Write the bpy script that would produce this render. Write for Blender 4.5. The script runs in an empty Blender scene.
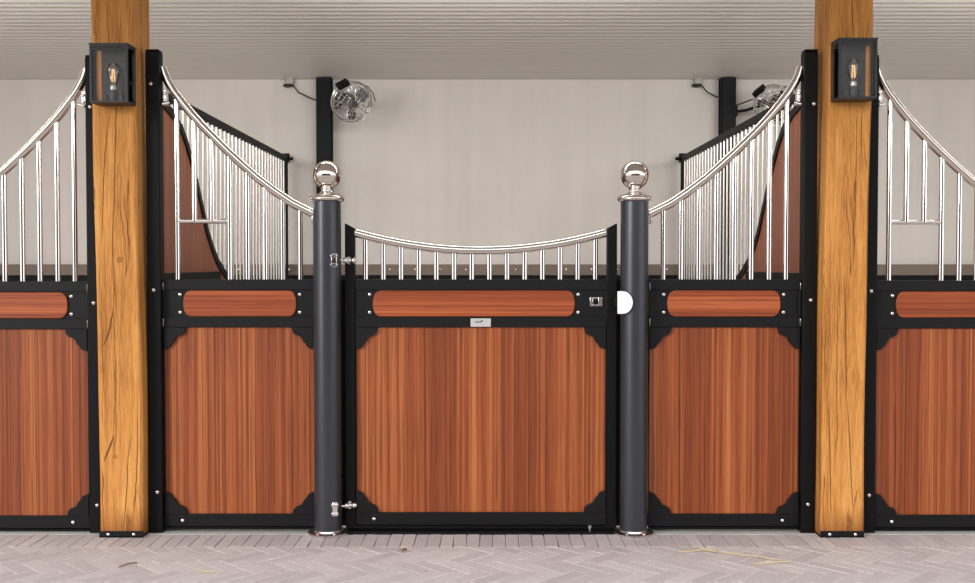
import bpy, bmesh, math, random
from mathutils import Vector, Matrix
random.seed(7)
PI = math.pi
S = bpy.context.scene
COL = S.collection

# ------------------------------------------------------------------ camera, sky, sun, exposure
cam_data = bpy.data.cameras.new('camera'); cam = bpy.data.objects.new('camera', cam_data); COL.objects.link(cam)
cam_data.sensor_width = 36.0
cam_data.lens = 1045 / 975 * 36.0
cam.location = (0.03, -5.5, 1.42)
cam.rotation_euler = (PI/2 - math.atan(28/1045), 0, 0)
S.camera = cam
S.view_settings.view_transform = 'Standard'
S.view_settings.look = 'None'
S.view_settings.gamma = 1
S.view_settings.use_curve_mapping = False
S.view_settings.exposure = 0.55

w = bpy.data.worlds.new('overcast_sky'); S.world = w; w.use_nodes = True
wn, wl = w.node_tree.nodes, w.node_tree.links
wn.clear()
wo = wn.new('ShaderNodeOutputWorld'); wb = wn.new('ShaderNodeBackground')
sky = wn.new('ShaderNodeTexSky'); sky.sky_type = 'NISHITA'; sky.sun_disc = False
sky.sun_elevation = math.radians(38); sky.sun_rotation = math.radians(200); sky.dust_density = 3.0
mixw = wn.new('ShaderNodeMixRGB'); mixw.inputs[0].default_value = 0.93
skm = wn.new('ShaderNodeMixRGB'); skm.blend_type = 'MULTIPLY'; skm.inputs[0].default_value = 1
skm.inputs[2].default_value = (.12, .12, .12, 1)
wl.new(sky.outputs[0], skm.inputs[1]); wl.new(skm.outputs[0], mixw.inputs[1])
mixw.inputs[2].default_value = (0.985, 0.98, 0.985, 1)
wl.new(mixw.outputs[0], wb.inputs[0]); wb.inputs[1].default_value = 1.4
wl.new(wb.outputs[0], wo.inputs[0])

sd = bpy.data.lights.new('sun', 'SUN'); sun = bpy.data.objects.new('sun', sd); COL.objects.link(sun)
sd.energy = 1.15; sd.angle = math.radians(22); sd.color = (1.0, 0.96, 0.9)
sun.rotation_euler = Vector((0.95, 1.0, -0.34)).to_track_quat('-Z', 'Y').to_euler()

# unseen fill lights added high behind the stall fronts to brighten wall and ceiling
for lx in (-3.75, 0, 3.75):
    ld = bpy.data.lights.new('added_fill_light', 'AREA'); lo_ = bpy.data.objects.new('added_fill_light', ld); COL.objects.link(lo_)
    ld.shape = 'RECTANGLE'; ld.size = 2.6; ld.size_y = .5; ld.energy = 41; ld.color = (1.0, .975, .955)
    lo_.location = (lx, .35, 2.93)
    lo_.rotation_euler = Vector((0, 1, -.6)).to_track_quat('-Z', 'Y').to_euler()

# ------------------------------------------------------------------ materials
class NT:
    def __init__(s, name):
        s.m = bpy.data.materials.new(name); s.m.use_nodes = True
        s.t = s.m.node_tree; s.n = s.t.nodes; s.l = s.t.links
        s.b = s.n['Principled BSDF']
    def node(s, kind, **kw):
        x = s.n.new(kind)
        for k, v in kw.items(): setattr(x, k, v)
        return x
    def link(s, a, b): s.l.new(a, b)
    def math(s, op, a, b=None, c=None, clamp=False):
        x = s.n.new('ShaderNodeMath'); x.operation = op; x.use_clamp = clamp
        for i, v in enumerate((a, b, c)):
            if v is None: continue
            if isinstance(v, (int, float)): x.inputs[i].default_value = v
            else: s.l.new(v, x.inputs[i])
        return x.outputs[0]
    def mix(s, f, a, b, mode='MIX'):
        x = s.n.new('ShaderNodeMixRGB'); x.blend_type = mode
        for i, v in enumerate((f, a, b)):
            if isinstance(v, (int, float)): x.inputs[i].default_value = v
            elif isinstance(v, tuple): x.inputs[i].default_value = (*v, 1)
            else: s.l.new(v, x.inputs[i])
        return x.outputs[0]
    def noise(s, vec, scale=1, detail=3, rough=.5):
        x = s.n.new('ShaderNodeTexNoise'); x.inputs['Scale'].default_value = scale
        x.inputs['Detail'].default_value = detail; x.inputs['Roughness'].default_value = rough
        s.l.new(vec, x.inputs['Vector']); return x.outputs['Fac']
    def comb(s, x, y, z):
        c = s.n.new('ShaderNodeCombineXYZ')
        for i, v in enumerate((x, y, z)):
            if isinstance(v, (int, float)): c.inputs[i].default_value = v
            else: s.l.new(v, c.inputs[i])
        return c.outputs[0]
    def objxyz(s):
        tc = s.n.new('ShaderNodeTexCoord'); sp = s.n.new('ShaderNodeSeparateXYZ')
        s.l.new(tc.outputs['Object'], sp.inputs[0]); return sp.outputs[0], sp.outputs[1], sp.outputs[2]
    def rnd(s): return s.n.new('ShaderNodeObjectInfo').outputs['Random']
    def ramp(s, f, stops):
        r = s.n.new('ShaderNodeValToRGB'); e = r.color_ramp.elements
        while len(e) < len(stops): e.new(.5)
        for k, (p, c) in enumerate(stops):
            e[k].position = p; e[k].color = (c, c, c, 1) if isinstance(c, (int, float)) else (*c, 1)
        s.l.new(f, r.inputs[0]); return r.outputs[0]
    def bump(s, h, strength=.3, dist=.002):
        x = s.n.new('ShaderNodeBump'); x.inputs['Strength'].default_value = strength; x.inputs['Distance'].default_value = dist
        s.l.new(h, x.inputs['Height']); s.l.new(x.outputs[0], s.b.inputs['Normal'])
    def set(s, **kw):
        for k, v in kw.items():
            i = s.b.inputs[k.replace('_', ' ')]
            if isinstance(v, tuple): i.default_value = (*v, 1)
            elif isinstance(v, (int, float)): i.default_value = v
            else: s.l.new(v, i)
        return s.m

def srgb(r, g, b):
    f = lambda c: (c/255/12.92) if c/255 <= .04045 else ((c/255+.055)/1.055)**2.4
    return (f(r), f(g), f(b))

def painted(name, col, rough=.5, metallic=0.0, grain=.06, spec=.5):
    t = NT(name); x, y, z = t.objxyz()
    v = t.comb(x, y, z)
    n = t.noise(v, 900, 2); n2 = t.noise(v, 3, 4)
    c = t.mix(t.math('MULTIPLY', n2, grain * 3), col, tuple(min(1, q*1.7 + .004) for q in col))
    t.bump(n, .12, .0004)
    return t.set(Base_Color=c, Roughness=rough, Metallic=metallic, Specular_IOR_Level=spec)

def chrome(name, col=(.80, .78, .77), rough=.12):
    t = NT(name); x, y, z = t.objxyz(); n = t.noise(t.comb(x, y, z), 8, 3)
    r = t.math('MULTIPLY_ADD', n, .02, rough - .01)
    return t.set(Base_Color=col, Metallic=1.0, Roughness=r)

def plank_wood(name, vertical=True, lo=srgb(84, 35, 15), mid=srgb(144, 72, 36), hi=srgb(188, 116, 66), gain=1.0):
    t = NT(name); x, y, z = t.objxyz(); r = t.rnd()
    a, b = (x, z) if vertical else (z, x)
    if vertical == 'side': a, b = y, z
    a2 = t.math('ADD', a, t.math('MULTIPLY', r, 13.7))
    # glued boards, each with its own tone
    board = t.node('ShaderNodeTexWhiteNoise', noise_dimensions='1D')
    jit = t.noise(t.comb(t.math('MULTIPLY', a2, 5.0), 0, 0), 1, 1)
    t.link(t.math('FLOOR', t.math('ADD', t.math('DIVIDE', a2, .082), t.math('MULTIPLY', jit, 1.6))), board.inputs['W'])
    strip = t.node('ShaderNodeTexWhiteNoise', noise_dimensions='1D')
    t.link(t.math('FLOOR', t.math('DIVIDE', a2, .011)), strip.inputs['W'])
    v = t.comb(t.math('MULTIPLY', a2, 125.0), t.math('MULTIPLY', b, 0.55), 0)
    n1 = t.noise(v, 1, 4, .62)
    n2 = t.noise(t.comb(t.math('MULTIPLY', a2, 330.0), t.math('MULTIPLY', b, 5.0), 2.0), 1, 3, .6)
    n3 = t.noise(t.comb(t.math('MULTIPLY', a2, 190.0), t.math('MULTIPLY', b, 1.3), 9.0), 1, 2, .5)
    f = t.math('ADD', t.math('MULTIPLY_ADD', board.outputs['Value'], .26, .04), t.math('MULTIPLY', strip.outputs['Value'], .30))
    f = t.math('ADD', f, t.math('MULTIPLY_ADD', n1, .85, -.19))
    f = t.math('ADD', f, t.math('MULTIPLY_ADD', n2, .22, -.17), clamp=True)
    c = t.ramp(f, [(.08, lo), (.5, mid), (.92, hi)])
    line = t.ramp(n3, [(.39, 1.0), (.43, 0.0)])
    c = t.mix(t.math('MULTIPLY', line, .5), c, tuple(q*.6 for q in lo))
    n4 = t.noise(t.comb(t.math('MULTIPLY', a2, 230.0), t.math('MULTIPLY', b, 2.6), 21.0), 1, 1, .5)
    c = t.mix(t.math('MULTIPLY', t.ramp(n4, [(.27, 1.0), (.31, 0.0)]), .6), c, tuple(q*.5 for q in lo))
    t.bump(n1, .15, .001)
    return t.set(Base_Color=c, Roughness=t.math('MULTIPLY_ADD', n2, .2, .36), Specular_IOR_Level=.35)

CZ = 3.2
def oak(name, knots=(), rings=True, cracks=()):
    t = NT(name); x, y, z = t.objxyz()
    # pull the grain around the knots
    wx = x
    ring = None
    for kx, kz, kr in knots:
        dx = t.math('SUBTRACT', x, kx); dz = t.math('MULTIPLY', t.math('SUBTRACT', z, kz), .5)
        d2 = t.math('ADD', t.math('MULTIPLY', dx, dx), t.math('MULTIPLY', dz, dz))
        g = t.math('DIVIDE', kr*kr*1.5, t.math('ADD', d2, kr*kr*1.5))
        wx = t.math('ADD', wx, t.math('MULTIPLY', g, t.math('MULTIPLY', dx, -.9)))
        d = t.math('SQRT', t.math('ADD', t.math('MULTIPLY', dx, dx), t.math('POWER', t.math('SUBTRACT', z, kz), 2)))
        q = t.math('SUBTRACT', 1.0, t.math('DIVIDE', t.math('ABSOLUTE', t.math('SUBTRACT', d, kr)), .0035), clamp=True)
        core = t.math('MULTIPLY', t.math('LESS_THAN', d, kr), .35)
        q = t.math('MAXIMUM', t.math('MULTIPLY', q, .8), core)
        ring = q if ring is None else t.math('MAXIMUM', ring, q)
    v = t.comb(t.math('MULTIPLY', wx, 38.0), t.math('MULTIPLY', y, 38.0), t.math('MULTIPLY', z, 1.6))
    n1 = t.noise(v, 1, 5, .6)
    nb = t.noise(t.comb(t.math('MULTIPLY', wx, 6.0), t.math('MULTIPLY', y, 6.0), t.math('MULTIPLY', z, 1.1)), 1, 3, .5)
    fine = t.noise(t.comb(t.math('MULTIPLY', wx, 260.0), t.math('MULTIPLY', y, 260.0), t.math('MULTIPLY', z, 9.0)), 1, 2, .6)
    f = t.math('ADD', t.math('MULTIPLY', n1, .5), t.math('ADD', t.math('MULTIPLY', nb, .55), t.math('MULTIPLY_ADD', fine, .5, -.27)))
    c = t.ramp(f, [(.30, srgb(140, 84, 36)), (.50, srgb(198, 136, 68)), (.72, srgb(226, 168, 96))])
    wob = t.noise(t.comb(0, 0, t.math('MULTIPLY', z, 5.0)), 1, 3, .6)
    cv = t.comb(t.math('ADD', t.math('MULTIPLY', wx, 7.5), t.math('MULTIPLY', wob, .35)), t.math('MULTIPLY', y, 7.5), t.math('MULTIPLY', z, .55))
    cn = t.noise(cv, 1, 2.5, .45)
    crk = t.math('SUBTRACT', 1.0, t.math('DIVIDE', t.math('ABSOLUTE', t.math('SUBTRACT', cn, .5)), .0095), clamp=True)
    brk = t.ramp(t.noise(t.comb(t.math('MULTIPLY', wx, 9.0), 3.0, t.math('MULTIPLY', z, 2.6)), 1, 3, .6), [(.42, 0.0), (.55, 1.0)])
    crk = t.math('MULTIPLY', crk, brk)
    zn = t.math('DIVIDE', z, CZ)
    for pts, wd in cracks:
        fc = t.node('ShaderNodeFloatCurve'); cu = fc.mapping.curves[0]
        P = sorted((zz/CZ, (xx+.15)/.3) for xx, zz in pts)
        cu.points[0].location = P[0]; cu.points[1].location = P[-1]
        for q in P[1:-1]: cu.points.new(*q)
        fc.mapping.update(); t.link(zn, fc.inputs['Value'])
        cx = t.math('MULTIPLY_ADD', fc.outputs[0], .3, -.15)
        cx = t.math('ADD', cx, t.math('MULTIPLY_ADD', t.noise(t.comb(0, 4.0, t.math('MULTIPLY', z, 28.0)), 1, 3, .6), .008, -.004))
        dd = t.math('ABSOLUTE', t.math('SUBTRACT', x, cx))
        z0, z1 = P[0][0]*CZ, P[-1][0]*CZ; mid, hf = (z0+z1)/2, (z1-z0)/2
        taper = t.math('SUBTRACT', 1.0, t.math('POWER', t.math('DIVIDE', t.math('ABSOLUTE', t.math('SUBTRACT', z, mid)), hf), 3.0), clamp=True)
        ww = t.math('MULTIPLY_ADD', taper, wd, .00001)
        q = t.math('MULTIPLY', t.math('SUBTRACT', 1.35, t.math('DIVIDE', dd, ww), clamp=True), t.math('GREATER_THAN', taper, .01))
        q = t.math('MULTIPLY', q, t.math('LESS_THAN', y, 0.0))
        crk = t.math('MAXIMUM', crk, q)
    if ring is not None and rings: crk = t.math('MAXIMUM', crk, ring)
    c = t.mix(t.math('MULTIPLY', crk, .9), c, srgb(72, 38, 16))
    # damp dark foot of the beam
    st = t.math('MULTIPLY', t.ramp(z, [(.0, 1.0), (.16, 0.0)]), t.math('MULTIPLY', nb, 1.5))
    c = t.mix(st, c, srgb(120, 62, 28))
    h = t.math('SUBTRACT', t.math('MULTIPLY', n1, .25), crk)
    t.bump(h, .6, .004)
    return t.set(Base_Color=c, Roughness=.62, Specular_IOR_Level=.25)

def plaster(name, col):
    t = NT(name); x, y, z = t.objxyz()
    n = t.noise(t.comb(x, y, z), 1.3, 5, .55)
    s_ = t.noise(t.comb(t.math('MULTIPLY', x, 7.0), y, t.math('MULTIPLY', z, .35)), 1, 5, .6)
    f = t.math('ADD', t.math('MULTIPLY', n, .5), t.math('MULTIPLY', s_, .5))
    c = t.ramp(f, [(.3, tuple(q*.86 for q in col)), (.7, col)])
    t.bump(t.noise(t.comb(x, y, z), 60, 4, .6), .2, .003)
    return t.set(Base_Color=c, Roughness=.85, Specular_IOR_Level=.2)

def brick_mat(name):
    t = NT(name); x, y, z = t.objxyz()
    g = t.node('ShaderNodeNewGeometry').outputs['Random Per Island']
    v = t.comb(x, y, z)
    n = t.noise(v, 2.2, 5, .6); n2 = t.noise(v, 45, 4, .65)
    c = t.ramp(g, [(0, srgb(182, 174, 174)), (.5, srgb(194, 187, 187)), (1, srgb(206, 199, 197))])
    c = t.mix(t.math('MULTIPLY', n, .5), c, srgb(202, 196, 196))
    c = t.mix(t.ramp(n2, [(.5, 0.0), (.8, .45)]), c, srgb(152, 141, 139))
    sp = t.ramp(t.noise(v, 120, 2, .5), [(.70, 0.0), (.74, .6)])
    c = t.mix(sp, c, srgb(95, 80, 72))
    t.bump(n2, .35, .003)
    return t.set(Base_Color=c, Roughness=.85, Specular_IOR_Level=.2)

def glass_mat(name, tint=(1, 1, 1), rough=.02, ior=1.25):
    t = NT(name); t.n.remove(t.b)
    o = t.n['Material Output']
    tr = t.node('ShaderNodeBsdfTransparent'); tr.inputs[0].default_value = (*tint, 1)
    gl = t.node('ShaderNodeBsdfGlossy'); gl.inputs['Roughness'].default_value = rough
    fr = t.node('ShaderNodeFresnel'); fr.inputs[0].default_value = ior
    mx = t.node('ShaderNodeMixShader'); t.link(fr.outputs[0], mx.inputs[0])
    t.link(tr.outputs[0], mx.inputs[1]); t.link(gl.outputs[0], mx.inputs[2]); t.link(mx.outputs[0], o.inputs[0])
    return t.m

def _pc(c0, lst):      # pixel-traced crack outlines turned into metres on the beam face
    return [([((px-c0)/194, 1.42-(py-263)/194) for px, py in pts], w_) for pts, w_ in lst]
CR_L = _pc(119.3, [([(112,110),(106,160),(104,200),(102,250)], .0022), ([(124,3),(121,60),(118,112),(115,200),(113,255),(117,310),(118,335)], .0024),
    ([(113,308),(109,330),(101,347)], .0042), ([(113,434),(108,448),(102,463)], .0055), ([(131,436),(127,455),(125,490),(121,532)], .0025),
    ([(136,400),(136,450),(134,490),(131,528)], .0025), ([(110,0),(111,50)], .0016), ([(112,350),(114,385),(112,432)], .0014)])
CR_R = _pc(844.0, [([(849,-10),(850,20),(852,42)], .0028), ([(856,104),(855,150),(855,200),(854,228)], .0018), ([(844,272),(846,330),(847,380),(847,408)], .0028),
    ([(829,400),(831,440),(832,480),(833,522)], .0026), ([(848,400),(851,440),(853,480),(856,518)], .0026), ([(861,104),(860,140),(861,160)], .0018), ([(866,20),(864,40)], .0015)])
M = dict(
    frame=painted('charcoal_powder_coat', srgb(17, 17, 20), .45, spec=.22),
    black=painted('black_powder_coat', srgb(12, 12, 14), .5, spec=.15),
    graphite=painted('graphite_post_paint', srgb(66, 68, 74), .30, .6),
    chrome=chrome('polished_steel', (.90, .87, .87), .07),
    tube=chrome('steel_handrail', (.74, .70, .65), .10),
    satin=chrome('satin_steel', (.72, .68, .66), .22),
    wood=plank_wood('bamboo_board_vertical'),
    inlay=plank_wood('hardwood_inlay', False, srgb(108, 42, 20), srgb(154, 74, 38), srgb(188, 104, 60)),
    sidewood=plank_wood('partition_boarding', 'side', srgb(84, 46, 30), srgb(124, 72, 50), srgb(150, 94, 68)),
    oak_left=oak('oak_beam_with_knot', ((.006, 1.44, .013), (-.03, .42, .009)), True, CR_L),
    oak_right=oak('oak_beam_with_swirl', ((.055, .83, .03),), False, CR_R),
    wall=plaster('limewashed_wall', srgb(208, 203, 197)),
    ceil=painted('pale_ceiling_sheet', srgb(212, 209, 204), .45, grain=.02),
    rail=painted('taupe_wall_rail', srgb(104, 92, 80), .5),
    box=painted('pale_grey_plastic', srgb(158, 157, 148), .5, grain=.02),
    brick=brick_mat('clay_pavers'),
    joint=painted('paver_joint_sand', srgb(150, 142, 137), .95),
    curb=painted('concrete_curb', srgb(178, 178, 174), .9),
    white=painted('white_plastic', srgb(255, 255, 255), .35, grain=0),
    lantern=painted('lantern_black_metal', srgb(34, 36, 40), .45),
    plate=painted('lantern_backplate', srgb(40, 40, 42), .5),
    glass=glass_mat('clear_glass'),
    brass=chrome('warm_brass', (.85, .58, .25), .25),
    pbar=chrome('brushed_partition_bar', (.50, .48, .45), .36),
    cage=chrome('fan_cage_chrome', (.75, .74, .73), .18),
    blade=painted('grey_fan_blade', srgb(72, 68, 66), .4),
    cable=painted('black_cable', srgb(30, 28, 28), .6),
    straw=painted('dry_straw', srgb(198, 180, 140), .7),
    bounce_floor=painted('pale_light_bounce_floor', srgb(232, 227, 219), .9, grain=.02),
    leaf=painted('dry_brown_leaf', srgb(132, 88, 56), .8),
    ink=painted('dark_print', srgb(45, 45, 45), .6),
    silver=painted('brushed_label', srgb(196, 194, 192), .4, .3, grain=.02),
    barn=painted('barn_cladding', srgb(46, 40, 36), .8),
    roof=painted('barn_roof_tiles', srgb(70, 52, 44), .8),
    bulb=glass_mat('bulb_glass', rough=.0, ior=1.75),
    bulbring=painted('bulb_glass_base', srgb(205, 205, 205), .25, .4, grain=0),
)
fil = NT('warm_filament'); fil.set(Base_Color=(.9, .6, .25), Emission_Color=(1.0, .62, .22), Emission_Strength=.35); M['filament'] = fil.m

# ------------------------------------------------------------------ mesh kit
class MB:
    def __init__(s): s.b = bmesh.new()
    def box(s, x0, x1, y0, y1, z0, z1, m=None):
        r = bmesh.ops.create_cube(s.b, size=1)
        T = Matrix.Translation(((x0+x1)/2, (y0+y1)/2, (z0+z1)/2)) @ Matrix.Diagonal((abs(x1-x0), abs(y1-y0), abs(z1-z0), 1))
        bmesh.ops.transform(s.b, matrix=(m @ T) if m else T, verts=r['verts']); return s
    def prism(s, pts, a0, a1, axis='y'):
        """polygon pts extruded along axis: (x,z) along y, (y,z) along x, (x,y) along z"""
        def co(p, a):
            if axis == 'y': return (p[0], a, p[1])
            if axis == 'x': return (a, p[0], p[1])
            return (p[0], p[1], a)
        A = [s.b.verts.new(co(p, a0)) for p in pts]; B = [s.b.verts.new(co(p, a1)) for p in pts]
        s.b.faces.new(A); s.b.faces.new(B[::-1])
        for i in range(len(pts)):
            j = (i+1) % len(pts); s.b.faces.new((A[j], A[i], B[i], B[j]))
        return s
    def tube(s, path, r, n=12, cap=True, closed=False):
        path = [Vector(p) for p in path]; rings = []; up = None
        N = len(path)
        for i, p in enumerate(path):
            a = path[(i-1) % N] if (i > 0 or closed) else p
            b = path[(i+1) % N] if (i < N-1 or closed) else p
            d = (b-a).normalized()
            if up is None: up = Vector((0, 0, 1)) if abs(d.z) < .9 else Vector((0, 1, 0))
            e1 = (up - d*up.dot(d)).normalized(); e2 = d.cross(e1); up = e1
            rr = r[i] if isinstance(r, (list, tuple)) else r
            rings.append([s.b.verts.new(p + e1*rr*math.cos(2*PI*k/n) + e2*rr*math.sin(2*PI*k/n)) for k in range(n)])
        for i in range(N if closed else N-1):
            A, B = rings[i], rings[(i+1) % N]
            for k in range(n): s.b.faces.new((A[k], A[(k+1) % n], B[(k+1) % n], B[k]))
        if cap and not closed: s.b.faces.new(rings[0][::-1]); s.b.faces.new(rings[-1])
        return s
    def lathe(s, prof, n=32, m=None):
        rings = []; vs = []
        for r, z in prof:
            if r < 1e-6: ring = [s.b.verts.new((0, 0, z))]
            else: ring = [s.b.verts.new((r*math.cos(2*PI*k/n), r*math.sin(2*PI*k/n), z)) for k in range(n)]
            rings.append(ring); vs += ring
        for A, B in zip(rings, rings[1:]):
            if len(A) == 1 and len(B) == 1: continue
            for k in range(n):
                j = (k+1) % n
                if len(A) == 1: s.b.faces.new((A[0], B[j], B[k]))
                elif len(B) == 1: s.b.faces.new((A[k], A[j], B[0]))
                else: s.b.faces.new((A[k], A[j], B[j], B[k]))
        for R in (rings[0], rings[-1]):
            if len(R) > 1: s.b.faces.new(R)
        if m is not None: bmesh.ops.transform(s.b, matrix=m, verts=vs)
        return s
    def sheet(s, quads):
        for q in quads: s.b.faces.new([s.b.verts.new(p) for p in q])
        return s
    def build(s, name, mat, parent=None, bevel=0, seg=2, loc=None, smooth=35):
        bmesh.ops.recalc_face_normals(s.b, faces=s.b.faces)
        me = bpy.data.meshes.new(name); s.b.to_mesh(me); s.b.free()
        me.materials.append(mat)
        for p in me.polygons: p.use_smooth = True
        me.set_sharp_from_angle(angle=math.radians(smooth))
        o = bpy.data.objects.new(name, me); COL.objects.link(o)
        if loc: o.location = loc
        if parent: o.parent = parent
        if bevel:
            b = o.modifiers.new('bevel', 'BEVEL'); b.width = bevel; b.segments = seg; b.limit_method = 'ANGLE'; b.angle_limit = math.radians(40)
        return o

def tag(o, label=None, cat=None, group=None, kind=None):
    for k, v in (('label', label), ('category', cat), ('group', group), ('kind', kind)):
        if v: o[k] = v
    return o
def empty(name, loc, rz=0):
    o = bpy.data.objects.new(name, None); COL.objects.link(o); o.location = loc; o.rotation_euler = (0, 0, rz)
    o.empty_display_size = .1
    return o
def copy_tree(o, parent=None):
    c = o.copy(); COL.objects.link(c)
    if parent: c.parent = parent
    for ch in [q for q in bpy.data.objects if q.parent == o]: copy_tree(ch, c)
    return c

SCREW = None
def screw(parent, x, y, z, r=.0105, name='screw', mat='chrome'):
    """domed bolt head facing the aisle, its washer seated on y"""
    global SCREW
    key = (name, r, mat)
    SCREW = SCREW or {}
    if key not in SCREW:
        prof = [(r, 0), (r, r*.25), (r*.86, r*.55), (r*.5, r*.78), (r*.32, r*.8), (r*.28, r*.5), (0, r*.5)]
        o = MB().lathe(prof, 16, Matrix.Rotation(PI/2, 4, 'X')).build(name, M[mat], parent, smooth=50)
        SCREW[key] = o.data
    else:
        o = bpy.data.objects.new(name, SCREW[key]); COL.objects.link(o); o.parent = parent
    o.location = (x, y, z); return o

# ------------------------------------------------------------------ setting
WALL_Y, CEIL_Z = 4.3, 3.138
g = MB(); g.box(-40, 40, -40, 6, -.10, -.012); tag(g.build('floor', M['joint']), kind='structure')

def pavers():
    mb = MB(); b = mb.b
    def brick(cx, cy, L, W, ang, b=None):
        b = b or mb.b
        gp = .0012; hl, hw = L/2-gp, W/2-gp; ch = .003
        dz = random.uniform(-.0012, .0012); tx, ty = random.uniform(-.01, .01), random.uniform(-.01, .01)
        ca, sa = math.cos(ang), math.sin(ang)
        def V(x, y, z): return b.verts.new((cx+x*ca-y*sa, cy+x*sa+y*ca, z + dz + (tx*x+ty*y)*.6))
        top = [V(sx*(hl-ch), sy*(hw-ch), 0) for sx, sy in ((-1,-1),(1,-1),(1,1),(-1,1))]
        mid = [V(sx*hl, sy*hw, -ch) for sx, sy in ((-1,-1),(1,-1),(1,1),(-1,1))]
        low = [V(sx*hl, sy*hw, -.011) for sx, sy in ((-1,-1),(1,-1),(1,1),(-1,1))]
        b.faces.new(top)
        for i in range(4):
            j = (i+1) % 4
            b.faces.new((mid[i], mid[j], top[j], top[i])); b.faces.new((low[i], low[j], mid[j], mid[i]))
    # header row in front of the stalls
    x = -3.9
    while x < 3.9:
        brick(x, -.178, .245, .0665, PI/2 + random.uniform(-.02, .02)); x += .0665
    header = mb.b; b = bmesh.new()
    W = .077; L = 3*W
    rot = -PI/4; ca, sa = math.cos(rot), math.sin(rot)
    for i in range(-75, 76):
        for j in range(-75, 76):
            d = (i-j) % 6
            if d == 0: cx, cy, a = (i+1.5)*W, (j+.5)*W, 0
            elif d == 5: cx, cy, a = (i+.5)*W, (j+1.5)*W, PI/2
            else: continue
            X, Y = cx*ca-cy*sa, cx*sa+cy*ca - 1.9
            if abs(X) > 3.9 or Y > -.15 or Y < -2.6: continue
            brick(X, Y, L, W, a+rot, b)
    # stones sawn off where they meet the header row
    bmesh.ops.bisect_plane(b, geom=b.verts[:]+b.edges[:]+b.faces[:], plane_co=(0, -.3035, 0), plane_no=(0, 1, 0), clear_outer=True)
    tmp = bpy.data.meshes.new('pavers'); b.to_mesh(tmp); b.free(); header.from_mesh(tmp); bpy.data.meshes.remove(tmp)
    return mb
fl = pavers().build('floor', M['brick'], smooth=20); tag(fl, kind='structure')
tag(MB().box(-3.9, -.73, -.052, .03, -.011, .001).build('trim_1', M['curb'], bevel=.003), kind='structure')
tag(MB().box(.73, 3.9, -.052, .03, -.011, .001).build('trim_4', M['curb'], bevel=.003), kind='structure')
tag(MB().box(-.73, .73, -.052, .06, -.011, .012).build('trim_5', M['black'], bevel=.003), kind='structure')  # black strip standing in for the shadow gap under the gate

def ceiling():
    mb = MB(); b = mb.b
    y = -2.3; prof = []
    p = .112; hgt = .003
    while y < WALL_Y:
        prof += [(y, CEIL_Z), (y+p*.62, CEIL_Z), (y+p*.70, CEIL_Z+hgt), (y+p*.92, CEIL_Z+hgt)]
        y += p
    prof = [q for q in prof if q[0] < WALL_Y+.02] + [(WALL_Y+.05, CEIL_Z)]
    prof2 = prof + [(WALL_Y+.05, CEIL_Z+.15), (-2.3, CEIL_Z+.15)]
    mb.prism(prof2, -9, 9, 'x'); return mb
tag(ceiling().build('ceiling', M['ceil']), kind='structure')
tag(MB().box(-9, 9, WALL_Y, WALL_Y+.2, -.01, CEIL_Z).build('wall_back', M['wall']), kind='structure')
tag(MB().box(-9.2, -9, -1.6, WALL_Y+.2, -.01, CEIL_Z).build('wall_left', M['wall']), kind='structure')
tag(MB().box(9, 9.2, -1.6, WALL_Y+.2, -.01, CEIL_Z).build('wall_right', M['wall']), kind='structure')
# unseen pale floor behind the boards, added to bounce light onto the ceiling
tag(MB().box(-8.9, 8.9, .25, WALL_Y-.06, -.011, .06).build('stall_bounce_floor', M['straw']), 'added pale layer on the stall floors, bouncing light upward', 'bounce_floor', kind='stuff') if False else tag(MB().box(-8.9, 8.9, .06, WALL_Y-.04, -.011, .004).build('floor_stall', M['bounce_floor']), kind='structure')
# boarding low on the back wall with its bolted capping rail
wr = MB().box(-8.9, 8.9, WALL_Y-.03, WALL_Y, 0, 1.31).build('trim_2', M['black']); tag(wr, kind='structure')
cr = MB().box(-8.9, 8.9, WALL_Y-.05, WALL_Y, 1.31, 1.412).build('trim_3', M['rail'], bevel=.004); tag(cr, kind='structure')
for k in range(-15, 16): screw(cr, .06+k*.235, WALL_Y-.05, 1.365, .011)
# barn across the yard (behind the camera, seen only in the polished steel)
tag(MB().box(-10, 10, -15.5, -14, -.01, 3.6).build('wall_opposite', M['barn']), kind='structure')

# ------------------------------------------------------------------ oak beams
def beam(side, mat, label):
    t = empty('oak_beam', (side*1.868, 0, 0)); tag(t, label, 'pillar')
    mb = MB(); b = mb.b; n = 30
    x0, x1, y0, y1 = -.112, .112, -.115, .14
    rings = []
    for k in range(n+1):
        z = .012 + (CEIL_Z-.012)*k/n
        dx = side*.024*(z/2.6)**1.3 + .0025*math.sin(z*3.1+side)
        wv = .002*math.sin(z*5+side*2)
        c = .010 + .002*math.sin(z*4)
        pts = [(x0+c, y0), (x1-c, y0), (x1, y0+c), (x1, y1-c), (x1-c, y1), (x0+c, y1), (x0, y1-c), (x0, y0+c)]
        rings.append([b.verts.new((px+dx+(wv if px > 0 else -wv), py, z)) for px, py in pts])
    for A, B in zip(rings, rings[1:]):
        for i in range(8):
            j = (i+1) % 8; b.faces.new((A[i], A[j], B[j], B[i]))
    b.faces.new(rings[0][::-1]); b.faces.new(rings[-1])
    mb.build('beam', mat, t, smooth=30)
    # steel shoe with two bolts
    s = MB(); s.box(-.114, .114, -.123, -.1155, 0, .034); s.box(-.114, .114, -.123, .145, 0, .010)
    sh = s.build('steel_shoe', M['frame'], t, bevel=.002)
    screw(sh, -.066, -.123, .018, .009); screw(sh, .066, -.123, .018, .009)
    return t
beam(-1, M['oak_left'], 'square oak pillar left of the gate, with long crack and round knot')
beam(1, M['oak_right'], 'square oak pillar right of the gate, with swirling dark grain halfway down')

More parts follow.
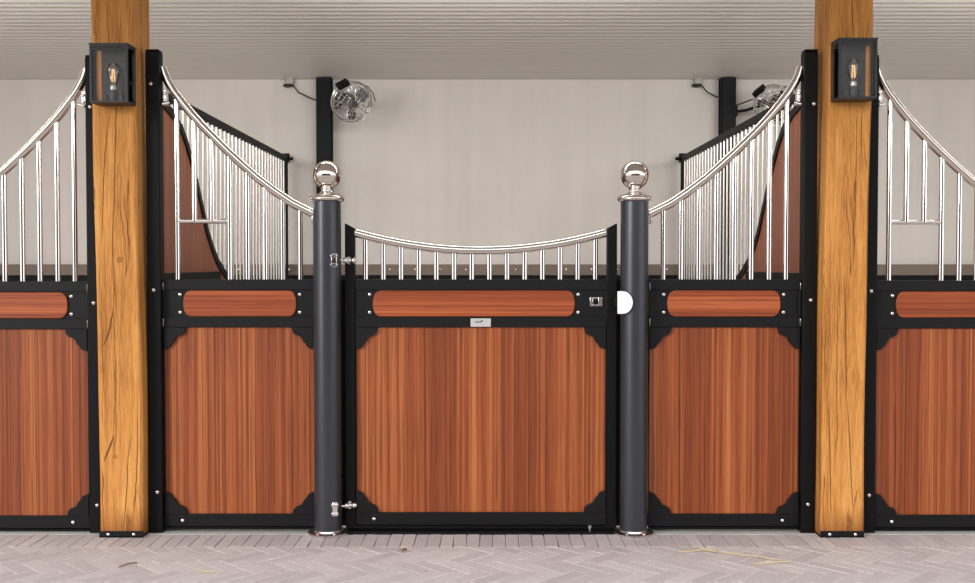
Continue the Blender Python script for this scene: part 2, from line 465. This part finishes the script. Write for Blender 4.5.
# ------------------------------------------------------------------ black square posts beside the beams
def square_post(x0, x1, bolts, label, top=2.535):
    t = empty('steel_post', ((x0+x1)/2, 0, 0)); tag(t, label, 'post')
    hw = (x1-x0)/2
    MB().box(-hw, hw, -.035, .038, 0, top-.012).build('post', M['black'], t, bevel=.006, seg=3)
    MB().box(-hw+.001, hw-.001, -.034, .037, top-.012, top).build('cap', M['black'], t, bevel=.008, seg=3)
    for bx, bz in bolts: screw(t, bx-(x0+x1)/2, -.035, bz, .011, 'bolt', 'satin')
square_post(-1.752, -1.680, ((-1.722, 2.355), (-1.716, 1.281), (-1.706, .218)), 'black square post on the right flank of the left oak pillar')
square_post(1.680, 1.752, ((1.729, 2.251), (1.721, 1.229), (1.715, .154)), 'black square post on the left flank of the right oak pillar')
square_post(-2.066, -1.984, ((-2.038, 2.235), (-2.030, 1.213), (-2.022, .149)), 'narrow dark post on the left flank of the left oak pillar', 2.505)
square_post(1.984, 2.070, ((2.036, 1.276), (2.036, .202)), 'narrow dark post on the right flank of the right oak pillar', 2.505)

# ------------------------------------------------------------------ stall fronts
RAIL = [(.881, 1.682), (.90, 1.690), (.997, 1.738), (1.085, 1.797), (1.18, 1.869), (1.255, 1.935), (1.326, 2.0), (1.40, 2.072), (1.467, 2.141), (1.525, 2.205), (1.576, 2.268), (1.62, 2.326), (1.648, 2.374), (1.664, 2.408), (1.6775, 2.452)]
RAIL = [(a-.881, b) for a, b in RAIL]
def interp(tab, x):
    for (a, b), (c, d) in zip(tab, tab[1:]):
        if a <= x <= c: return b+(d-b)*(x-a)/(c-a)
    return tab[-1][1]
GUS = [(0, 0), (.115, 0), (.114, -.014), (.109, -.028), (.099, -.038), (.086, -.043), (.074, -.047), (.066, -.054), (.061, -.064), (.056, -.075), (.048, -.083), (.041, -.090), (.037, -.100), (.027, -.109), (.012, -.114), (0, -.115)]
def gusset(parent, cx, cz, sx, sz, y=-.006):
    pts = [(cx+sx*a, cz-sz*b*-1) for a, b in GUS]
    return MB().prism(pts, y, .02).build('corner_bracket', M['frame'], parent, bevel=.0015)
def inlay_poly(x0, x1, z0, z1, d=.036):
    n = 8; P = []
    zc = (z0+z1)/2; h = (z1-z0)/2
    f = lambda q: (max(0, 1-abs(q)**2.1))**.5
    for k in range(n*2+1):
        q = -1+k/n; P.append((x1-d+d*f(q), zc+h*q))
    for k in range(n*2+1):
        q = 1-k/n; P.append((x0+d-d*f(q), zc+h*q))
    return P
Z_TOP, Z_R1, Z_R2, Z_W1, Z_W0, Z_B = 1.336, 1.281, 1.139, 1.084, .094, .027
def lower_front(t, x0, x1, screws, label_inlay=True, bolt_xs=(), zb=0.0, stile=0.0):
    """shared lower part: rails, boards, inlay and brackets between x0 and x1"""
    yf = 0.0
    f = MB()
    f.box(x0, x1, yf, yf+.045, Z_R1, Z_TOP)
    f.box(x0, x1, yf, yf+.045, Z_W1, Z_R2)
    f.box(x0, x1, yf, yf+.045, Z_B+zb, Z_W0+zb)
    f.box(x0, x0+.006, yf+.002, yf+.045, 0.024, Z_TOP); f.box(x1-.006, x1, yf+.002, yf+.045, .024, Z_TOP)
    f.build('frame', M['frame'], t, bevel=.0025)
    MB().box(x0+.004, x1-.004, yf-.006, yf+.040, .013+zb, Z_B+zb-.003).build('sill', M['black'], t, bevel=.002)
    MB().box(x0+.006, x1-.006, yf+.014, yf+.036, Z_W0+zb-.01, Z_W1+.01).build('wood_panel', M['wood'], t)
    MB().box(x0+.006, x1-.006, yf+.008, yf+.032, Z_R2-.01, Z_R1+.01).build('end_plate', M['frame'], t)
    (sa, sb) = screws
    MB().prism(inlay_poly(sa+.018, sb-.018, Z_R2+.002, Z_R1-.003), yf-.002, yf+.01).build('wood_inlay', M['inlay'], t, bevel=.003)
    for sx in screws:
        screw(t, sx, yf+.008, 1.257); screw(t, sx, yf+.008, 1.163)
    for bx in bolt_xs: screw(t, bx, yf, .060+zb, .0105)
    gusset(t, x0+.004, Z_W1, 1, 1); gusset(t, x1-.004, Z_W1, -1, 1)
    gusset(t, x0+.004, Z_W0+zb, 1, -1); gusset(t, x1-.004, Z_W0+zb, -1, -1)

def side_panel(s, feed):
    """panel between a round gate post (local x=0) and the square post (local x = s*0.80)"""
    t = empty('stall_fence', (s*.881, 0, 0))
    a, b = (0, .799) if s > 0 else (-.799, 0)
    sc = (.078, .710) if s > 0 else (-.710, -.078)
    lower_front(t, a, b, sc, bolt_xs=((.710,) if s > 0 else (-.704,)))
    yc = .022
    MB().tube([(s*u, yc, z) for u, z in RAIL], .0235, 24).build('top_rail', M['tube'], t, smooth=60)
    us = [.076, .169, .262, .355, .449, .541, .635, .726]
    for i, u in enumerate(us):
        z1 = interp(RAIL, u) - .008
        short = feed and i in (5, 6)
        z0 = 1.643 if short else Z_TOP-.01
        MB().tube([(s*u, yc, z0), (s*u, yc, z1)], .0142, 18).build('grille_bar', M['chrome'], t, smooth=60)
    if feed:
        MB().tube([(s*.449, yc, 1.643), (s*.726, yc, 1.643)], .0125, 14).build('feed_opening_bar', M['satin'], t, smooth=60)
    # clips that hold the curved rail
    k = MB(); k.box(s*.772, s*.797, .006, .040, 2.25, 2.335); k.tube([(s*.755, .0, 2.263), (s*.795, .0, 2.255)], .008, 10)
    c = k.build('rail_clip', M['satin'], t, bevel=.003)
    screw(c, s*.784, .006, 2.312, .009); screw(c, s*.784, .006, 2.275, .009)
    MB().box(s*.002, s*.014, .002, .042, 1.63, 1.675).build('rail_clip', M['satin'], t, bevel=.003)
    # small welded lugs on the outer edges of the two rails
    for z in (1.30, 1.11):
        MB().box(s*.795, s*.7985, -.004, .03, z-.02, z+.02).build('lug', M['satin'], t, bevel=.001)
        MB().box(s*.001, s*.005, -.004, .03, z-.02, z+.02).build('lug', M['satin'], t, bevel=.001)
    return t
pL = side_panel(-1, True); pR = side_panel(1, False)
tag(pL, 'stall fence left of the gate, chrome bars with an H-shaped feed opening', 'stall fence')
tag(pR, 'stall fence right of the gate, all chrome bars running full length', 'stall fence')
PITCH = 3.755
qL = copy_tree(pL); qL.location.x += PITCH; qL.location.z = -.006
qL['label'] = 'stall fence cut by the right photo edge, with feed opening'
qR = copy_tree(pR); qR.location.x -= PITCH; qR.location.z = -.010
qR['label'] = 'stall fence cut by the left photo edge, full length chrome bars'

# ------------------------------------------------------------------ the gate
t = empty('stall_gate', (0, 0, 0)); tag(t, 'low wooden stall gate with sagging chrome top rail between two round posts', 'gate')
lower_front(t, -.668, .659, (-.592, .508), bolt_xs=(-.571,), zb=.008)
for s, xa, xb in ((-1, -.720, -.669), (1, .660, .711)):
    lo, hi = 1.605, 1.632
    zs = [(xa, hi if s < 0 else lo), (xb, lo if s < 0 else hi)]
    MB().prism([(xa, .022), (xb, .022), (xb, zs[1][1]), (xa, zs[0][1])], -.006, .046).build('stile', M['black'], t, bevel=.003)
zt = lambda x: 1.489 + .093*((x+.007)/.66)**2
MB().tube([(x, .02, zt(x)) for x in [-.668+1.32*k/28 for k in range(29)]], .0235, 24).build('top_rail', M['tube'], t, smooth=60)
for k in range(14):
    x = -.613 + k*(.599+.613)/13
    MB().tube([(x, .02, Z_TOP-.01), (x, .02, zt(x)-.008)], .0142, 18).build('grille_bar', M['chrome'], t, smooth=60)
# recessed latch
k = MB(); k.box(.569, .583, -.004, .012, 1.195, 1.243); k.box(.613, .636, -.004, .012, 1.195, 1.243); k.box(.583, .613, -.004, .012, 1.195, 1.204); k.box(.583, .613, -.004, .012, 1.234, 1.243)
la = k.build('latch', M['satin'], t, bevel=.002)
MB().box(.583, .613, .002, .01, 1.204, 1.234).build('latch_recess', M['black'], la)
MB().box(.583, .591, -.003, .008, 1.205, 1.233).build('latch_tongue', M['chrome'], la, bevel=.001)
# white D-shaped latch tab reaching past the stile
n = 20; P = [(.700, 1.161), (.728, 1.161)] + [(.728+.050*math.cos(-PI/2+PI*i/n), 1.219+.058*math.sin(-PI/2+PI*i/n)) for i in range(1, n)] + [(.728, 1.277), (.700, 1.277)]
tb = MB().prism(P, -.126, -.112).build('latch_tab', M['white'], t, bevel=.002); tb['label'] = 'white half-round plastic tab'
MB().box(.690, .712, -.116, -.004, 1.19, 1.25).build('latch_arm', M['black'], t, bevel=.002)
# label plate
np_ = MB().box(-.059, .048, -.005, 0, 1.087, 1.131).build('name_plate', M['silver'], t, bevel=.001); np_['label'] = 'small silver label plate'
k = MB()
k.prism([(-.008, 1.113), (-.003, 1.120), (.006, 1.122), (.004, 1.116), (-.001, 1.112), (-.004, 1.109)], -.0062, -.0048)
for j in range(7): k.box(-.037+j*.0045, -.0345+j*.0045, -.0060, -.0048, 1.108, 1.113+.003*((j*5) % 3))
k.build('emblem_print', M['ink'], np_)
# foot bolt and hinges
k = MB(); k.tube([(.570, -.012, .002), (.570, -.012, .032)], .008, 10); k.tube([(.570, -.012, .026), (.570, -.012, .038)], .013, 12); k.build('drop_bolt', M['satin'], t)
k = MB()
for z in (1.436, .145):
    h = MB(); h.box(-.706, -.690, -.014, -.004, z-.02, z+.02)
    h.tube([(-.752, -.045, z), (-.694, -.022, z)], .0075, 12)
    h.tube([(-.722, -.034, z), (-.706, -.028, z)], .016, 12)
    h.lathe([(0, -.016), (.011, -.013), (.017, -.004), (.017, .004), (.011, .013), (0, .016)], 16, Matrix.Translation((-.672, -.02, z)) @ Matrix.Rotation(PI/2, 4, 'Y'))
    h.tube([(-.70, -.02, z), (-.672, -.02, z)], .011, 12)
    h.build('hinge', M['satin'], t, bevel=.001)

# ------------------------------------------------------------------ round gate posts with ball finials
def ball_post(x, hinged, label):
    t = empty('round_post', (x, -.040, 0)); tag(t, label, 'post')
    R = .0725
    MB().lathe([(R, .012), (R, 1.745)], 64).build('pole', M['graphite'], t)
    b = MB().lathe([(.104, 0), (.106, .004), (.106, .012), (.100, .016), (.078, .018), (R+.001, .026)], 48).build('base_flange', M['satin'], t)
    for a in (-60, -120, 60, 120):
        a = math.radians(a)
        MB().lathe([(.009, 0), (.009, .006), (.005, .009), (0, .0095)], 12, Matrix.Translation((.09*math.cos(a), .09*math.sin(a), .016))).build('anchor_bolt', M['chrome'], b)
    rb = .0745; zb = 1.881
    prof = [(R-.002, 1.742), (.083, 1.744), (.0915, 1.752), (.092, 1.760), (.085, 1.770), (.070, 1.777), (.052, 1.780), (.045, 1.784), (.036, 1.788), (.031, 1.796), (.030, 1.806)]
    a0 = math.acos(.034/rb)
    prof += [(rb*math.cos(-a0+(PI/2+a0)*i/24), zb+rb*math.sin(-a0+(PI/2+a0)*i/24)) for i in range(24)] + [(0, zb+rb)]
    MB().lathe(prof, 56).build('ball_finial', M['tube'], t, smooth=60)
    # flat stop bar the gate closes against
    sg = 1 if hinged else -1
    MB().box(sg*.055, sg*.098, .078, .086, .022, 1.335).build('door_stop', M['black'], t, bevel=.001)
    MB().box(sg*.050, sg*.062, .030, .086, .022, 1.335).build('stop_web', M['black'], t)
    if hinged:
        for z in (1.436, .145):
            k = MB(); k.box(.032, .060, -.075, -.040, z-.036, z+.036); k.box(.028, .064, -.080, -.040, z-.030, z-.016); k.box(.028, .064, -.080, -.040, z+.016, z+.030)
            k.build('hinge_bracket', M['chrome'], t, bevel=.003)
    return t
ball_post(-.807, True, 'round graphite post with steel ball top on the gate\'s left, hinged side')
ball_post(.797, False, 'round graphite post with steel ball top on the gate\'s right, latch side')

# ------------------------------------------------------------------ partitions between the stalls
CURVE = [(.20, 2.37), (.35, 2.36), (.49, 2.337), (.66, 2.30), (.84, 2.235), (.96, 2.15), (1.08, 2.03), (1.18, 1.91), (1.28, 1.795), (1.41, 1.63), (1.53, 1.525), (1.66, 1.437), (1.80, 1.372), (1.94, 1.32), (2.1, 1.275), (2.25, 1.24)]
def partition(s, label):
    t = empty('stall_partition', (s*1.838, 0, 0)); tag(t, label, 'partition')
    hx = .022; Y0, Y1 = .17, 4.2
    f = MB()
    f.box(-hx, hx, Y0, Y1, 2.362, 2.410)                        # top rail
    f.box(-hx, hx, Y1-.045, Y1, .02, 2.38)                      # wall-side post
    f.box(-hx, hx, Y0, Y0+.03, .02, 2.38)
    f.box(-hx, hx, Y0, Y1, 1.165, 1.215); f.box(-hx, hx, Y0, Y1, .02, .09)
    f.box(-hx, hx, Y0, 1.74, 1.305, 1.365)
    f.build('frame', M['black'], t, bevel=.004)
    # curved band between boarding and bars
    lo = []; hi = []
    for i, (y, z) in enumerate(CURVE):
        a = CURVE[max(0, i-1)]; b = CURVE[min(len(CURVE)-1, i+1)]
        d = Vector((b[0]-a[0], b[1]-a[1])).normalized(); nrm = Vector((-d.y, d.x))
        lo.append((y-nrm.x*.024, z-nrm.y*.024)); hi.append((y+nrm.x*.024, z+nrm.y*.024))
    mb = MB()
    for i in range(len(CURVE)-1):
        mb.prism([lo[i], lo[i+1], hi[i+1], hi[i]], -hx-.002, hx+.002, 'x')
    mb.build('curved_band', M['black'], t)
    mb = MB(); base = 1.19
    mb.prism([(Y0+.02, base), (2.25, base)] + [(y, z) for y, z in CURVE[::-1]], -.013, .013, 'x')
    mb.build('boarding', M['sidewood'], t)
    MB().box(-.013, .013, Y0+.02, Y1-.02, .08, 1.18).build('lower_boarding', M['sidewood'], t)
    y = Y1-.10
    while y > .38:
        z0 = 1.20 if y > 2.25 else interp(CURVE, y)
        if 2.385-z0 > .03: MB().tube([(0, y, z0), (0, y, 2.385)], .0082, 16).build('partition_bar', M['pbar'], t, smooth=60)
        y -= .113
    MB().tube([(-s*.018, Y1-.01, 2.388), (-s*.07, Y1-.01, 2.388)], .014, 12).build('rail_end_stub', M['black'], t, smooth=60)
    MB().box(-.03, .03, Y1, WALL_Y-.052, 2.36, 2.44).build('wall_bracket', M['black'], t, bevel=.002)
    return t
partition(-1, 'side partition behind the left oak pillar, curved boarding under thin steel bars')
partition(1, 'side partition behind the right oak pillar, curved boarding under thin steel bars')

# ------------------------------------------------------------------ steel columns on the back wall
def column(xc, label):
    t = empty('steel_column', (xc, 4.22, 0)); tag(t, label, 'column')
    k = MB(); hw = .073; y0, y1 = -.03, .048
    k.box(-hw, hw, y0, y0+.012, .01, 3.135); k.box(-hw, hw, y1-.012, y1, .01, 3.135); k.box(-.006, .006, y0, y1, .01, 3.135)
    k.build('beam_profile', M['black'], t, bevel=.002)
    c = MB(); c.box(-hw+.018, hw-.008, y0-.012, y0, .02, 3.136); c.build('facing', M['black'], t, bevel=.003)
    return t
column(-1.480, 'black steel column on back wall behind the left round post')
column(2.252, 'black steel column on back wall near the right oak pillar')

# ------------------------------------------------------------------ fans
def fan(loc, rot, label, col_x):
    t = empty('wall_fan', loc); tag(t, label, 'fan'); t.rotation_euler = rot     # local -Y is the blowing direction
    R = .185
    k = MB()
    def ring(r, y, w_=.0035): k.tube([(r*math.cos(a), y, r*math.sin(a)) for a in [2*PI*i/36 for i in range(36)]], w_, 6, closed=True)
    ring(R, 0, .006); ring(R*.97, -.035, .004); ring(R*.97, .035, .004)
    for f_, d in ((.8, .055), (.58, .068), (.36, .075)): ring(R*f_, -d, .0025); ring(R*f_, d, .0025)
    for i in range(24):
        a = 2*PI*i/24; c, s_ = math.cos(a), math.sin(a)
        for sg in (-1, 1):
            k.tube([(R*c, 0, R*s_), (R*.97*c, sg*.035, R*.97*s_), (R*.8*c, sg*.055, R*.8*s_), (R*.36*c, sg*.075, R*.36*s_), (.03*c, sg*.078, .03*s_)], .0019, 5)
    k.build('cage', M['cage'], t, smooth=60)
    MB().lathe([(0, -.080), (.034, -.080), (.038, -.074), (.038, -.066), (0, -.062)], 24, Matrix.Rotation(PI/2, 4, 'X')).build('front_badge', M['cage'], t)
    MB().lathe([(0, -.05), (.05, -.05), (.055, -.04), (.055, .10), (.045, .115), (0, .118)], 24, Matrix.Rotation(-PI/2, 4, 'X')).build('motor', M['blade'], t)
    for j in range(3):
        mb = MB(); b = mb.b; a0 = 2*PI*j/3 + .5
        rows = []
        for iu in range(7):
            r = .035 + (R*.86-.035)*iu/6; wd = .35+.55*math.sin(PI*min(1, iu/6*.8+.12))
            row = []
            for iv in range(6):
                v_ = iv/5-.5; a = a0+v_*wd+.25*iu/6
                row.append((r*math.cos(a), -.01+v_*.055, r*math.sin(a)))
            rows.append(row)
        for sgn in (0, 1):
            vs = [[b.verts.new((p[0], p[1]+.003*sgn, p[2])) for p in row] for row in rows]
            for q in range(6):
                for r_ in range(5): b.faces.new((vs[q][r_], vs[q+1][r_], vs[q+1][r_+1], vs[q][r_+1]))
        mb.build('blade', M['blade'], t, smooth=60)
    mb = MB(); mb.box(-.055, .055, -.035, .05, -.02, .03, Matrix.Translation((-R*.58, -.02, R*.80)) @ Matrix.Rotation(math.radians(-32), 4, 'Y'))
    mb.build('control_box', M['black'], t, bevel=.006)
    # swivel bracket back to the column
    inv = (Matrix.Translation(loc) @ t.rotation_euler.to_matrix().to_4x4()).inverted()
    W = lambda *p: inv @ Vector(p)
    mb = MB(); mb.tube([W(col_x, 4.19, loc[2]-.01), W((col_x*2+loc[0])/3, 4.16, loc[2]), Vector((0, .10, 0))], .014, 10)
    mb.tube([W(col_x-.002, 4.19, loc[2]-.05), W(col_x-.002, 4.19, loc[2]+.05)], .018, 10)
    mb.build('swivel_bracket', M['black'], t, smooth=60)
    mb = MB(); mb.tube([Vector((R*.55, .03, R*.82)), Vector((R*.85, .06, R*.72)), Vector((R*1.1, .03, R*.45)), Vector((R*1.22, .0, R*.10))], .0045, 6)
    mb.build('pull_cord', M['cable'], t, smooth=60)
    return t
fan((-1.182, 3.86, 2.862), (math.radians(24), 0, math.radians(28)), 'round chrome cage fan beside the left wall column, fully in view', -1.41)
fan((2.585, 3.84, 2.83), (math.radians(32), 0, math.radians(-34)), 'round chrome cage fan beside the right column, half hidden by a partition', 2.322)

# ------------------------------------------------------------------ junction boxes and cables
def outlet(x, cx, end, label, clabel):
    t = empty('power_outlet', (x, WALL_Y, 3.085)); tag(t, label, 'power outlet')
    MB().box(-.032, .040, -.060, 0, .002, .060).build('housing', M['box'], t, bevel=.006)
    k = MB(); k.tube([(-.056, -.040, -.010), (-.02, -.040, -.014), (.036, -.040, -.012)], [.013, .017, .010], 12); k.build('plug', M['cable'], t, bevel=.002)
    p = [Vector((x+.036, WALL_Y-.040, 3.073)), Vector((x+.085, WALL_Y-.05, 3.01)), Vector((x+.17, WALL_Y-.06, 2.965)), Vector((x+.25, WALL_Y-.10, 2.93)),
         Vector((cx-.02, WALL_Y-.07, 2.905)), Vector((cx+.09, WALL_Y-.08, 2.885)), Vector(end)]
    c = MB().tube(p, .0065, 8).build('power_cable', M['cable'], smooth=60); tag(c, clabel, 'cable')
outlet(-1.81, -1.48, (-1.27, 3.98, 2.93), 'grey outlet box under the ceiling left of the left column', 'black cable sagging from the left outlet box to the left column')
outlet(1.985, 2.252, (2.42, 3.96, 2.90), 'grey outlet box under the ceiling left of the right column', 'black cable sagging from the right outlet box to the right column')

# ------------------------------------------------------------------ wall lanterns
def lantern(x0, x1, z0, z1, y_back, s, label):
    w_, h_, d_ = x1-x0, z1-z0, .128
    t = empty('wall_lantern', ((x0+x1)/2, y_back, z0)); tag(t, label, 'lantern')
    a, b = -w_/2, w_/2; y0, y1 = -d_, 0; e = .0115
    k = MB()
    for X in (a, b-e):
        k.box(X, X+e, y0, y0+e, 0, h_)
    for Z in (0, h_-e):
        for Y in (y0, y1-e): k.box(a+e, b-e, Y, Y+e, Z, Z+e)
        for X in (a, b-e): k.box(X, X+e, y0+e, y1-e, Z, Z+e)
    k.build('frame', M['lantern'], t, bevel=.0015)
    MB().box(a-.003, b+.003, y0-.003, y1, h_-.001, h_+.005).build('roof_plate', M['lantern'], t, bevel=.001)
    MB().box(a+e, b-e, y0+e, y1-e, .001, .007).build('floor_plate', M['lantern'], t)
    bx0, bx1 = (a+.016, b-.002) if s < 0 else (a+.002, b-.016)
    MB().box(bx0, bx1, -.006, -.0005, .004, h_-.004).build('back_plate', M['plate'], t)
    for q in ((a+e, b-e, y0+.004, y0+.007), (a+.004, a+.007, y0+e, y1-e), (b-.007, b-.004, y0+e, y1-e)):
        MB().box(q[0], q[1], q[2], q[3], e, h_-e).build('glass_pane', M['glass'], t)
    # lamp holder: bar across the floor, cup, bulb
    k = MB(); k.box(-.050, -.030, -.075, -.050, .007, .048); k.box(.030, .050, -.075, -.050, .007, .048); k.tube([(0, -.062, .007), (0, -.062, .072)], .022, 20)
    k.build('lamp_holder', M['plate'], t, bevel=.002)
    bulb = MB().lathe([(.014, .072), (.0145, .095), (.019, .110), (.026, .128), (.032, .150), (.034, .168), (.030, .186), (.020, .199), (.009, .204), (0, .205)], 28, Matrix.Translation((0, -.062, 0)) @ Matrix.Diagonal((1.12, 1.12, 1.03, 1))).build('bulb', M['bulb'], t, smooth=60)
    MB().lathe([(.0155, .070), (.0165, .074), (.0155, .078), (.0165, .082), (.0155, .086), (.0165, .090), (.014, .096)], 20, Matrix.Translation((0, -.062, 0))).build('screw_cap', M['bulbring'], bulb, smooth=50)
    k = MB()
    for i in range(4):
        an = PI/4+i*PI/2; k.tube([(.010*math.cos(an), -.062+.010*math.sin(an), .115), (.006*math.cos(an), -.062+.006*math.sin(an), .178)], .0022, 6)
    k.build('filament', M['filament'], bulb)
    # hinge pin on the outer flank
    X = b if s < 0 else a
    MB().box(X-.001, X+.003, -.05, -.038, h_*.44, h_*.47).build('door_catch', M['satin'], t) if False else None
    return t
lantern(-1.962, -1.770, 2.226, 2.517, -.116, -1, 'black box lantern with clear bulb on the left oak pillar')
lantern(1.788, 1.981, 2.246, 2.543, -.116, 1, 'black box lantern with clear bulb on the right oak pillar')

# ------------------------------------------------------------------ straw and leaf on the pavers
def straw(pts, r, label, mat='straw', name='straw', cat='straw', grp=None):
    o = MB().tube([(x, y, z) for x, y, z in pts], r, 6).build(name, M[mat], smooth=60); tag(o, label, cat, grp); return o
straw([(1.10, -.385, .006), (1.18, -.42, .008), (1.26, -.462, .006), (1.34, -.50, .009), (1.43, -.56, .006)], .0028, 'long straw stalk on the pavers in front of the right stall panel')
straw([(.97, -.405, .005), (1.04, -.40, .007), (1.115, -.38, .012)], .003, 'short straw left of the long stalk on the pavers')
straw([(1.09, -.36, .010), (1.125, -.41, .016), (1.15, -.425, .012)], .0036, 'thick bent straw crossing the upper end of the long stalk')
straw([(1.29, -.615, .006), (1.37, -.60, .009), (1.47, -.575, .007)], .003, 'straw crossing the lower end of the long stalk')
def leaf(x, y, sz, rz, label):
    mb = MB(); b = mb.b; n = 12; ring = []
    for i in range(n):
        a = 2*PI*i/n; r = sz*(1+.35*math.sin(3*a+rz)); ring.append((x+r*math.cos(a+rz), y+r*.7*math.sin(a+rz), .006+.010*abs(math.sin(1.5*a+rz))))
    c = b.verts.new((x, y, .005)); V = [b.verts.new(p) for p in ring]
    for i in range(n): b.faces.new((c, V[i], V[(i+1) % n]))
    o = mb.build('dry_leaf', M['leaf']); sm = o.modifiers.new('s', 'SOLIDIFY'); sm.thickness = .0015; tag(o, label, 'leaf')
leaf(-.386, -.391, .019, .4, 'small curled dry leaf on the pavers in front of the gate')
straw([(-1.69, -.66, .005), (-1.66, -.62, .009), (-1.63, -.59, .006)], .003, 'dark twig on the pavers in front of the left oak pillar', 'leaf', 'twig', 'twig')
straw([(-1.31, -.70, .005), (-1.27, -.745, .008), (-1.22, -.73, .006), (-1.19, -.77, .005)], .0028, 'squiggly straw on the pavers in front of the left stall panel')
